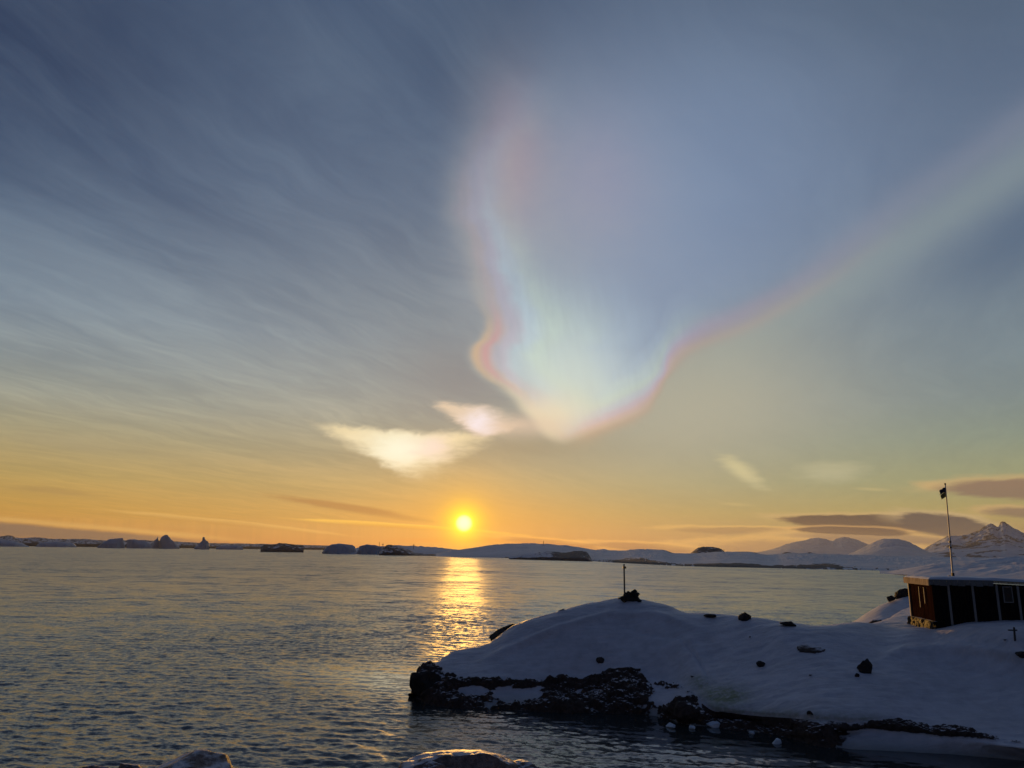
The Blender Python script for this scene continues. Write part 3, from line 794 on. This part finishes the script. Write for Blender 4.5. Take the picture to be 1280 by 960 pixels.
# middle island with a smooth cap
ridge('domed_snow_island', [(545, 692), (565, 688.5), (590, 685), (610, 682), (630, 680.2), (655, 679.5), (680, 680), (702, 681.5), (722, 684), (745, 688), (760, 692)],
      800, 200, M_far, base_y=[(545, 695.5), (640, 697.5), (760, 699)], rockb=-1.1, amp=.10, front=.8, seed=41, nt=80)
ridge('rocky_foreshore', [(636, 696), (648, 694), (665, 692), (690, 690), (706, 691), (720, 689.5), (732, 690), (738, 696), (741, 700)],
      560, 40, M_far, base_y=[(636, 699), (741, 702)], rockb=-.25, amp=.25, front=.4, seed=45, nt=50, bands=[(690, 742, 0, .7, .8)])
ridge('low_snow_spit', [(426, 690), (440, 686), (460, 683.5), (480, 683), (500, 682), (520, 683), (545, 684.5), (570, 687), (600, 688)],
      1000, 120, M_far, rockb=-1.0, amp=.2, front=.6, seed=51, nt=50)
ridge('dark_point', [(474, 689), (480, 684), (486, 681.5), (495, 682), (503, 685), (512, 688), (519, 691), (540, 692.5), (562, 693.5)], 800, 40, M_far, rockb=.1, amp=.2, front=.5, seed=53, nt=40)
ridge('low_islet', [(326, 683.5), (331, 681.5), (340, 681), (350, 679), (358, 679.5), (368, 681), (380, 682.8)], 1150, 50, M_far, rockb=.25, amp=.2, front=.5, seed=55, nt=40)
ridge('far_low_coast', [(-60, 668), (0, 671), (12, 669.5), (25, 673), (45, 672), (70, 674), (100, 674), (140, 676), (180, 675.5), (215, 677), (260, 679), (330, 680), (420, 682.4)],
      3200, 300, M_far, rockb=.0, amp=.15, front=.4, seed=57, nt=50, nx=600, sc=.006)

# ------------------------------------------------------------------ icebergs
def berg(label, pts, D, group='ice floating off the left shore', thick=None, mat=None, seed=0, lum=.12):
    mat = mat or M_ice
    kx = [p[0] for p in pts]; thick = thick or (kx[-1]-kx[0])/FPX*D*.5
    nx = max(24, int((kx[-1]-kx[0])*2)); nt = 18
    zs = np.array([P(px, py, D).z for px, py in pts]); az = np.array([ae(px, py)[0] for px, py in pts])
    xs = np.linspace(kx[0], kx[-1], nx)
    z = np.interp(xs, kx, zs)[:, None]; a = np.interp(xs, kx, az)[:, None]
    t = np.linspace(0, 1, nt)[None]
    prof = np.clip(np.sin(math.pi*t), 0, 1)**.45
    w = np.minimum(1, .25+3*np.minimum((xs-kx[0]), (kx[-1]-xs))/(kx[-1]-kx[0]))[:, None]
    Dg = D+(t-.5)*thick*w; zg = (z+1.0)*prof-1.0
    V = np.stack([Dg*np.sin(a+0*Dg), Dg*np.cos(a+0*Dg), zg], -1)
    h = zs.max(); q = V/(h*1.2)
    V[..., 0] += h*lum*fbm(q*2, 3, seed=seed); V[..., 1] += h*lum*2*fbm(q*2+9, 3, seed=seed+1); V[..., 2] += h*lum*.5*fbm(q*2+19, 3, seed=seed+2)*prof
    # rest the object's origin on the water
    c = V.reshape(-1, 3).mean(0); c[2] = 0
    o = mesh_from_grid('iceberg', V-c, mat, {'rock': np.full(V.shape[:2], -1.0)}, smooth=False)
    o.location = c
    tag(o, label, 'iceberg', group)
    return o
berg('low rounded grey ice mass at the far left edge of the sea', [(-30, 684), (-20, 676), (0, 674), (15, 676), (28, 679), (36, 683)], 2300, seed=1)
berg('flat dark slab of ice just right of the leftmost ice mass', [(44, 683), (50, 678), (70, 676.5), (90, 678.5), (96, 683)], 2400, seed=4)
berg('blocky flat-topped blue iceberg, left half of the split pair', [(122, 683), (128, 679), (136, 673.5), (154, 672.5), (156, 683)], 2000, seed=6)
berg('long lower blue iceberg right of the split, sloping down to the right', [(158, 683), (159, 674.5), (168, 674), (180, 676), (188, 680), (190, 683)], 2050, seed=9)
berg('thin pointed iceberg spike beside the big humped one', [(188, 682), (192, 675), (195, 673), (197, 669.8), (198.5, 678), (200, 682)], 2100, seed=12)
berg('big humped dark iceberg left of the lone pyramid one', [(197, 682), (200, 676), (203, 671), (207, 668.8), (210, 668.6), (212, 674), (217, 677), (224, 682)], 2100, seed=15)
berg('lone pyramid-shaped iceberg with a sharp peak', [(244, 683.5), (248, 680), (252, 676), (254.5, 671.5), (256.5, 671.2), (258, 675), (260.5, 677), (262, 683.5)], 1900, seed=18)
berg('small flat strip of ice far out between pyramid iceberg and islet', [(270, 684), (278, 681.8), (296, 681.6), (304, 684)], 2000, seed=21)
berg('broad pale blue tabular iceberg with a dark cap, biggest on the left', [(403, 690), (405, 687.5), (409, 683), (414, 680.3), (424, 679.3), (432, 680.6), (440, 681.4), (444, 684), (446, 690)], 900, group='pale bergs near the snow spit', seed=24)
berg('low pale iceberg joined to the right of the tabular one', [(446, 691), (449, 683), (458, 680.5), (468, 681), (477, 684), (479, 691)], 880, group='pale bergs near the snow spit', seed=27)
berg('tiny dark growler floating alone below the islets', [(287, 705.4), (290, 704.2), (294, 703.6), (297, 704.4), (299, 705.4)], 340, group='ice floating off the left shore', seed=30, mat=M_drock)

# ------------------------------------------------------------------ rocks
def rock_mesh(name, rx, ry, rz, seed, mat, n=40, facets=15, ragged=.28, freq=1.6, sink=.3, rockattr=1.0):
    u = np.linspace(0, 2*math.pi, n*2+1)[:-1]; v = np.linspace(-math.pi/2, math.pi/2, n)
    U, Vv = np.meshgrid(u, v, indexing='ij')
    p = np.stack([np.cos(Vv)*np.cos(U), np.cos(Vv)*np.sin(U), np.sin(Vv)], -1)
    rr = np.random.default_rng(seed*13+5); s = np.full(U.shape, 1.25)
    for _ in range(facets):
        nv = rr.normal(size=3); nv /= np.linalg.norm(nv); dd = rr.uniform(.62, .95); c = p@nv
        s = np.where(c > .05, np.minimum(s, dd/np.maximum(c, .05)), s)
    s = s*(1+ragged*.6*crag(p*freq+seed*1.7, seed)+.05*fbm(p*6, 3, seed=seed+2))
    Q = p*s[..., None]*np.array([rx, ry, rz])
    Q[..., 2] += rz*(1-sink)
    return mesh_from_grid(name, Q, mat, {'rock': np.full(U.shape, rockattr)}, closed=True)
def boulder(label, px, py, wpx, hpx, seed, mat=M_drock, D=None, group=None, cat='rock', name='rock', **kw):
    """rock whose foot shows at (px, py), about wpx by hpx photo pixels"""
    p = hit(px, py) if D is None else P(px, py, D)
    d = math.hypot(p.x, p.y, p.z-H); w = wpx/FPX*d/2; h = hpx/FPX*d/2
    o = rock_mesh(name, w, w*.8, h*1.15, seed, mat, **kw)
    o.location = p-Vector((0, 0, h*.2)); o.rotation_euler = (0, 0, -ae(px, py)[0])
    tag(o, label, cat, group)
    return o
boulder('dark angular rock sitting on the snow slope below the hut', 1083, 839, 17, 14, 3, group='rocks showing through the snow')
boulder('dark boulder perched on the snow crest against the water, right of the cairn', 932, 774, 15, 8, 5, group='rocks showing through the snow', ragged=.35)
boulder('thin dark stone on the crest left of the perched boulder', 888, 771, 14, 4, 8, group='rocks showing through the snow')
boulder('low dark stones at the right end of the bare crest', 986, 782, 15, 6, 11, group='rocks showing through the snow', ragged=.4)
boulder('small dark stone alone in the middle of the snow slope', 951, 832, 8, 6, 13, group='rocks showing through the snow')
boulder('dark stone at the right edge of the picture on the snow', 1279, 822, 10, 7, 15, group='rocks showing through the snow')
boulder('little pebble of rock just below the angular rock', 1071, 846, 4, 4, 16, group='rocks showing through the snow')
boulder('black craggy rock standing out at the left tip of the headland', 531, 866, 27, 30, 17, group='shore rocks of the headland', ragged=.4, n=60)
boulder('dark slanting rock slab behind the left shoulder of the snow dome', 628, 801, 26, 14, 19, D=42.6, group='shore rocks of the headland', ragged=.3)
boulder('dark rock slab higher up the back of the snow dome shoulder', 640, 788, 22, 9, 21, D=43.2, group='shore rocks of the headland', ragged=.3)
boulder('dark rock on top of the snow mound behind the hut', 1129, 746, 16, 9, 23, D=58, group='rocks on the mound by the hut', ragged=.4)
boulder('smaller dark rock left of the one topping the mound', 1114, 750, 9, 5, 25, D=57.5, group='rocks on the mound by the hut')

# cairn: a heap of stones, and the thin pole beside it
cr_p = hit(788, 751)
cairn = empty('cairn', cr_p); tag(cairn, 'small dark stone cairn on top of the snow dome beside a thin pole', 'cairn')
for i, (dx, dz, r_) in enumerate([(-.32, .02, .18), (-.05, .03, .24), (.24, .02, .22), (.40, .0, .12), (-.16, .22, .17), (.12, .24, .20), (.28, .28, .15), (-.10, .38, .10), (.22, .46, .11), (.10, .42, .08)]):
    o = rock_mesh('stone', r_, r_*.85, r_*.8, 60+i, M_drock, n=16); o.parent = cairn
    o.location = (dx, .08*((i*7) % 3-1), dz-.05)
pp = hit(781, 750); top = P(780, 705, math.hypot(pp.x, pp.y))
t = empty('marker_pole', pp); tag(t, 'thin dark vertical pole standing on the snow dome left of the cairn', 'pole')
mb = MB(); hgt = top.z-pp.z; mb.tube([(0, 0, -.2), (top.x-pp.x, top.y-pp.y, hgt)], [.042, .036], 8); mb.build('pole_shaft', M_dark, t)
mb = MB(); mb.box(-.32, .02, -.03, .03, .04, .12); mb.box(-.06, .06, -.06, .06, 0, .18); mb.build('pole_foot', M_dark, t)
mb = MB(); mb.box(top.x-pp.x-.06, top.x-pp.x+.10, -.04, .04, hgt-.22, hgt-.12); mb.build('pole_clamp', M_dark, t)

# ice chunks along the shore
def chunk(px, py, wpx, seed, label):
    p = W(px, py); d = p.length; w = wpx/FPX*d/2
    o = rock_mesh('ice_chunk', w, w*.7, w*.55, seed, M_chunk, n=20, ragged=.3, sink=.4); o.location = p-Vector((0, 0, w*.1)); o.rotation_euler = (0, 0, seed)
    tag(o, label, 'ice chunk', 'broken ice along the headland shore')
chunk(839, 909, 12, 1.0.__int__()+70, 'rounded white ice chunk floating off the rocky shore, leftmost of the ice')
chunk(893, 909, 14, 72, 'flat ice chunk under the left end of the black overhang')
chunk(866, 911, 9, 74, 'small dim ice chunk between the rounded and the flat one')
chunk(972, 929, 13, 76, 'slim pale ice shard afloat in the dark water in front of the overhang')
chunk(1003, 911, 17, 78, 'lump of ice in the black gap under the snow lip')
chunk(1052, 916, 20, 80, 'largest ice block at the right end of the black overhang')
chunk(1040, 924, 10, 82, 'small ice block just left and below of the largest block')
chunk(940, 917, 8, 84, 'tiny ice crumb near the foot of the overhang')

# ------------------------------------------------------------------ hut
ang = R(-9.8)                                   # long wall turns slightly towards the camera on the right
a_, t_ = ae(1171, 790); Zc = 33.5; Dh = Zc/math.cos(a_)
corner = Vector((Dh*math.sin(a_), Dh*math.cos(a_), H+Dh*t_))
ztop = P(1171, 728, Dh).z; HW = ztop-corner.z; ztop2 = P(1171, 722.5, Dh).z-corner.z
hut = empty('wooden_hut', corner, ang)
tag(hut, 'dark wooden hut with snowy flat roof and pale upright battens at the right edge', 'hut')
# local axes: +x along the long wall, +y back
hx = Vector((math.cos(ang), math.sin(ang), 0)); hy = Vector((-math.sin(ang), math.cos(ang), 0))
def on_front(px, py):
    """local (x, z) on the long wall plane of a photo point"""
    a, t = ae(px, py); d = Vector((math.sin(a), math.cos(a), 0))
    n = hy; s = (corner.xy.to_3d()*1).dot(n)/d.dot(n); q = d*s
    return (q-corner.xy.to_3d()).dot(hx), H+s*t-corner.z
def on_side(px, py):
    a, t = ae(px, py); d = Vector((math.sin(a), math.cos(a), 0))
    s = corner.xy.to_3d().dot(hx)/d.dot(hx); q = d*s
    return (q-corner.xy.to_3d()).dot(hy), H+s*t-corner.z
LEN = 9.0; DEP = on_side(1138, 750)[0]
print('hut', HW, DEP, on_front(1280, 733), corner)
xd = on_front(1236, 726)[0]; xe, ze = on_front(1280, 733)
slope = (HW-ze)/(xe-xd)
def topz(x): return HW if x <= xd else HW-slope*.55*(x-xd)
# walls: boards with gaps in relief
mb = MB(); n = int(LEN/.16)
mb.box(.03, LEN, .03, .12, -1.0, HW-1.1)
for i in range(n):
    x0 = i*.16; mb.box(x0+.006, x0+.154, 0+.006*(i % 2), .05, -1.0, topz(x0+.08)-.01)
mb.build('front_wall', M_tar, hut)
mb = MB(); n = int(DEP/.17)
for i in range(n+1):
    y0 = .05+i*.17; y1 = min(y0+.155, DEP); o_ = .003*((i*5) % 3)
    if y1 > y0+.03: mb.box(-.0-o_, .05, y0, y1, .36+.05*((i*3) % 2), HW-.01)
mb.box(.05, .10, .05, DEP, .3, HW-.02)
side = mb.build('side_wall', M_wood, hut)
mb = MB(); mb.box(.1, LEN, DEP-.08, DEP, -1, HW-.3); mb.box(LEN-.1, LEN, .1, DEP-.1, -1, topz(LEN)-.05); mb.build('rear_wall', M_tar, hut)
mb = MB(); mb.box(-.05, .05, DEP-.05, DEP+.03, .3, HW); mb.build('corner_board', M_batten, hut)
mb = MB()
for i in range(2):
    mb = MB(); mb.box(-.05, -.026, .9+i*.62, .94+i*.62, HW-.95-.2*i, HW-.25); mb.build('side_trim', M_batten, hut)
# stone and snow foundation
fm_ = empty('x', (0, 0, 0)); bpy.data.objects.remove(fm_)
V = []
nx_, nz_ = 60, 30
yy = np.linspace(-.05, DEP+.1, nx_)[:, None]; tz = np.linspace(0, 1, nz_)[None]
zz_ = -.6+1.05*tz+0*yy; xx_ = -.12-.10*(1-tz)+0*yy
q = np.stack([xx_, yy+0*tz, zz_], -1); cg = crag(q*2.2, 7)
q[..., 0] -= .13*cg; q[..., 0] = np.where(tz+0*yy > .97, .06, q[..., 0])
fo = mesh_from_grid('foundation', q, M_found, {'rock': np.where(cg > -.45, 1.0, .2)}, parent=hut)
# battens
for bx_, by0, bx2, by2 in [(1182, 728, 1187, 781), (1212, 728, 1217, 781), (1242, 728, 1247, 784), (1269, 733, 1274, 785)]:
    xa, za = on_front((bx_+bx2)/2, by0); mb = MB(); mb.box(xa-.042, xa+.042, -.035, .004, -.6, topz(xa)-.03); mb.build('batten', M_batten, hut)
for xa in (xe+1.2, xe+2.2, xe+3.3):
    mb = MB(); mb.box(xa-.042, xa+.042, -.035, .004, -.6, topz(xa)-.03); mb.build('batten', M_batten, hut)
# window with pale frame
wx0, wz1 = on_front(1252.5, 733); wx1, wz0 = on_front(1267, 753.5)
mb = MB(); f_ = .03
mb.box(wx0, wx0+f_, -.03, .004, wz0, wz1); mb.box(wx1-f_, wx1, -.03, .004, wz0, wz1); mb.box(wx0+f_, wx1-f_, -.03, .004, wz0, wz0+f_); mb.box(wx0+f_, wx1-f_, -.03, .004, wz1-f_, wz1)
wf = mb.build('window', M_batten, hut)
mb = MB(); mb.box(wx0+f_, wx1-f_, -.012, -.006, wz0+f_, wz1-f_); mb.build('pane', M_glass, wf)
# roof: plank deck, fascias, snow
def roofslab(y0, y1, z0, z1, x0, x1, name, mat, wob=0, drop=0):
    xs = np.linspace(x0, x1, 90); mbv = []
    ys = np.linspace(y0, y1, 26)
    G = np.zeros((90, 26*2+2, 3))
    for i, x in enumerate(xs):
        base = topz(max(x, 0))-HW
        for j, y in enumerate(ys):
            n = wob*(random.random()-.5)
            G[i, j] = (x, y, base+z0-0*drop); G[i, 51-j] = (x, y, base+z1+n*(0 < j < 25))
        G[i, 52] = G[i, 0]; G[i, 53] = G[i, 0]
    o = mesh_from_grid(name, G, mat, smooth=False, parent=hut)
    m_ = MB()
    for x in (x0, x1):
        b_ = topz(max(x, 0))-HW; e = .004 if x == x0 else -.004
        m_.box(min(x, x+e), max(x, x+e), y0, y1, b_+z0, b_+z1)
    return o
roofslab(-.12, DEP+.15, HW+.02, HW+.10, -.14, LEN, 'roof_deck', M_fascia)
# snow lies on the roof: soft sheet
xs = np.linspace(-.13, LEN, 200)[:, None]; ys = np.linspace(-.11, DEP+.14, 70)[None]
zs = np.vectorize(topz)(np.maximum(xs, 0))+.104+0*ys
ed = np.clip(np.minimum(np.minimum(ys+.11, DEP+.14-ys), xs+.13)/.12, 0, 1)
zs = zs+(.02+.10*ed**.5)+.03*fbm(np.stack([xs+0*ys, ys+0*xs, 0*zs], -1)*1.5, 3, seed=5)*ed
mesh_from_grid('roof_snow', np.stack([xs+0*ys, ys+0*xs, zs], -1), M_snow, parent=hut)
mb = MB(); mb.box(-.17, -.145, -.14, DEP+.17, HW-.14, HW+.13); mb.build('side_fascia', M_fascia, hut, .008)
# the front edge is a row of frosted rafter ends
mb = MB()
i = 0; x = -.14
while x < xd+.05:
    w = .19+.05*((i*7) % 3); mb.box(x, min(x+w-.02, xd+.1), -.15-.008*(i % 2), -.123, HW-.10-.02*(i % 3), HW+.115); x += w; i += 1
mb.build('front_fascia', M_frost, hut)
# snow drift against the left corner
# flagpole on the roof
fp = on_front(1190.5, 716); base = corner+hx*on_front(1186, 722)[0]+hy*(DEP*.62); base.z = corner.z+HW+.12
Db = math.hypot(base.x, base.y)
aa, _ = ae(1190.5, 714); base.x, base.y = Db*math.sin(aa), Db*math.cos(aa)
tp = P(1181.5, 606, Db)
fl = empty('flagpole', base); tag(fl, 'slim pale flagpole with a ragged flag on the hut roof', 'flagpole')
v = tp-base; N_ = 14
pts = [(v.x*k/N_, v.y*k/N_, v.z*k/N_) for k in range(N_+1)]
mb = MB(); mb.tube(pts[:6], [.040, .039, .038, .037, .036, .035], 10); mb.build('lower_pole', M_pole, fl, smooth=True)
mb = MB(); mb.tube([tuple(Vector(pts[5])+Vector((.012, 0, 0)))]+[tuple(Vector(p)+Vector((.006, 0, 0))) for p in pts[6:]], [.032]+[.030-.001*k for k in range(9)], 10); mb.build('upper_pole', M_pole, fl, smooth=True)
for k in (4.6, 5.4):
    c_ = v*(k/N_); mb = MB(); mb.tube([tuple(c_-Vector((0, 0, .035))), tuple(c_+Vector((0, 0, .035)))], .055, 10); mb.build('pole_clamp', M_dark, fl)
mb = MB(); mb.box(-.16, .10, -.05, .05, -.02, .05); mb.box(-.05, .05, -.05, .05, .05, .26); mb.box(-.20, -.12, -.04, .04, -.02, .14); mb.build('pole_foot', M_dark, fl)
mb = MB(); mb.tube([tuple(v), tuple(v+Vector((0, 0, .08)))], [.04, .03], 8); mb.build('finial', M_dark, fl)
# ragged flag with two bands, hanging to the left
fx = np.linspace(0, 1, 26)[:, None]; fz = np.linspace(0, 1, 26)[None]
def flagband(z0, z1, w, mat, seed, name):
    zz = z0+(z1-z0)*fz+0*fx; ww = w*(1+.22*fbm(np.stack([zz*6, 0*zz, 0*zz], -1), 2, seed=seed))
    x = -(fx*ww)+v.x*(1+(zz)/v.z)*1.0-.03; y = v.y+.05*np.sin(fx*7+zz*5)+.03*np.sin(zz*12)
    z = v.z+zz-.04*fx+.02*np.sin(fx*9)-.10*fx*fx
    G = np.stack([x+0*z, y+0*z, z+0*x], -1)
    o = mesh_from_grid(name, G, mat, parent=fl)
    md = o.modifiers.new('cloth', 'SOLIDIFY'); md.thickness = .004
    return o
M_fl1 = plain('dark_flag_cloth', (.030, .030, .060), .8); M_fl2 = plain('yellow_flag_cloth', (.38, .27, .07), .8)
f1 = flagband(-.36, -.14, .30, M_fl1, 3, 'flag_upper_band'); f2 = flagband(-.58, -.362, .27, M_fl2, 8, 'flag_lower_band')

# leaning cross-post in the snow before the hut
cp = hit(1269, 801); t = empty('snow_post', cp, 0)
tag(t, 'short dark post with a crossbar stuck in the snow before the hut', 'post')
d = math.hypot(cp.x, cp.y); tpp = P(1267.5, 784, d)-cp
mb = MB(); mb.tube([(0, 0, -.2), tuple(tpp)], [.04, .035], 8); mb.build('post', M_dark, t)
mb = MB(); mb.box(-.20, .13, -.025, .025, tpp.z*.72, tpp.z*.72+.05); mb.build('crossbar', M_dark, t)

# far masts
def mast(px, py0, py1, D, label, cross=False):
    b = P(px, py0, D); b.z = max(b.z, 0); h = P(px, py1, D).z-b.z
    t = empty('radio_mast', b); tag(t, label, 'mast', 'tiny masts on the far snow')
    mb = MB(); mb.tube([(0, 0, -2), (0, 0, h)], [.32, .22], 6); mb.build('mast_shaft', M_dark, t)
    if cross: mb = MB(); mb.box(-1.1, 1.1, -.15, .15, h*.55, h*.55+.6); mb.build('mast_arm', M_dark, t)
mast(474, 684, 677.5, 900, 'left of a close pair of tiny masts above the pale bergs')
mast(478.5, 684, 679, 900, 'right and shorter of the close pair of tiny masts', True)
mast(517, 684, 680, 900, 'tiny mast on the spit left of the sun', True)
mast(679.5, 681, 676, 780, 'tiny mast on the crest of the domed island right of the sun')
mast(905, 690, 686.5, 880, 'tiny mast beside the dark knoll')

# ------------------------------------------------------------------ near shore below the camera, with snow-dusted boulders
def shore():
    az = np.radians(np.linspace(-75, 75, 160))[:, None]; t = np.linspace(0, 1, 60)[None]
    D = 1.0+13.5*t+0*az
    z = np.interp(D, [0, 2, 6, 8.5, 10.5, 12, 13, 14.5], [4.2, 4.2, 3.75, 3.1, 2.2, .9, .2, -1.5])
    V = np.stack([D*np.sin(az), D*np.cos(az), z], -1)
    n = crag(V*.9, 91); V[..., 2] += .28*n*np.clip(t*5, 0, 1)-.15
    o = mesh_from_grid('near_shore', V, M_boul, {'rock': np.clip(.5+n, 0, 1)})
    o['kind'] = 'structure'
shore()
def near(label, px, py, wpx, D, seed, rz=.0, flat=.55, **kw):
    """boulder whose top shows at (px, py)"""
    p = P(px, py, D); d = math.hypot(D, H-p.z); w = wpx/FPX*d/2; hz = w*flat
    o = rock_mesh('boulder', w, w*.9, hz, seed, M_nearb, n=90, facets=5, **kw)
    vm = max(o.data.vertices, key=lambda v_: v_.co.z).co.copy(); vm.rotate(Matrix.Rotation(rz, 3, 'Z'))
    o.location = p-vm; o.rotation_euler = (0, 0, rz)
    tag(o, label, 'boulder', 'snow dusted boulders at the near shore')
near('large smooth boulder dusted with snow at the bottom left, sunlit on its right edge', 246, 938, 150, 9.0, 3, 0.4, .42, ragged=.16, freq=.9)
near('small sunlit boulder at the far left of the bottom edge', 116, 956, 44, 9.2, 7, 0, .6, ragged=.2)
near('tiny boulder between the small sunlit one and the large one', 157, 955, 30, 9.1, 12, 0, .6, ragged=.2)
near('broad snowy boulder with a golden rim at the bottom centre', 600, 940, 140, 9.2, 16, 0.2, .45, ragged=.16, freq=.9)
near('brown rock peeking up left of the broad snowy boulder', 541, 951, 42, 9.0, 21, 0, .6, ragged=.25)
near('low snowy rock at the right flank of the broad boulder', 655, 952, 60, 9.3, 25, 0, .45, ragged=.2)

# ------------------------------------------------------------------ air: an even haze over the whole bay
mb = MB(); mb.box(-15800, 15800, -15800, 15800, -3, 420)
hz = mb.build('haze', bpy.data.materials.new('haze_air')); tag(hz, kind='stuff')
hm = hz.data.materials[0]; hm.use_nodes = True; nt = hm.node_tree; nt.nodes.clear()
pv = nt.nodes.new('ShaderNodeVolumePrincipled'); pv.inputs['Density'].default_value = HAZE
pv.inputs['Color'].default_value = (.86, .90, .96, 1); pv.inputs['Anisotropy'].default_value = .45
ou = nt.nodes.new('ShaderNodeOutputMaterial'); nt.links.new(pv.outputs[0], ou.inputs['Volume'])
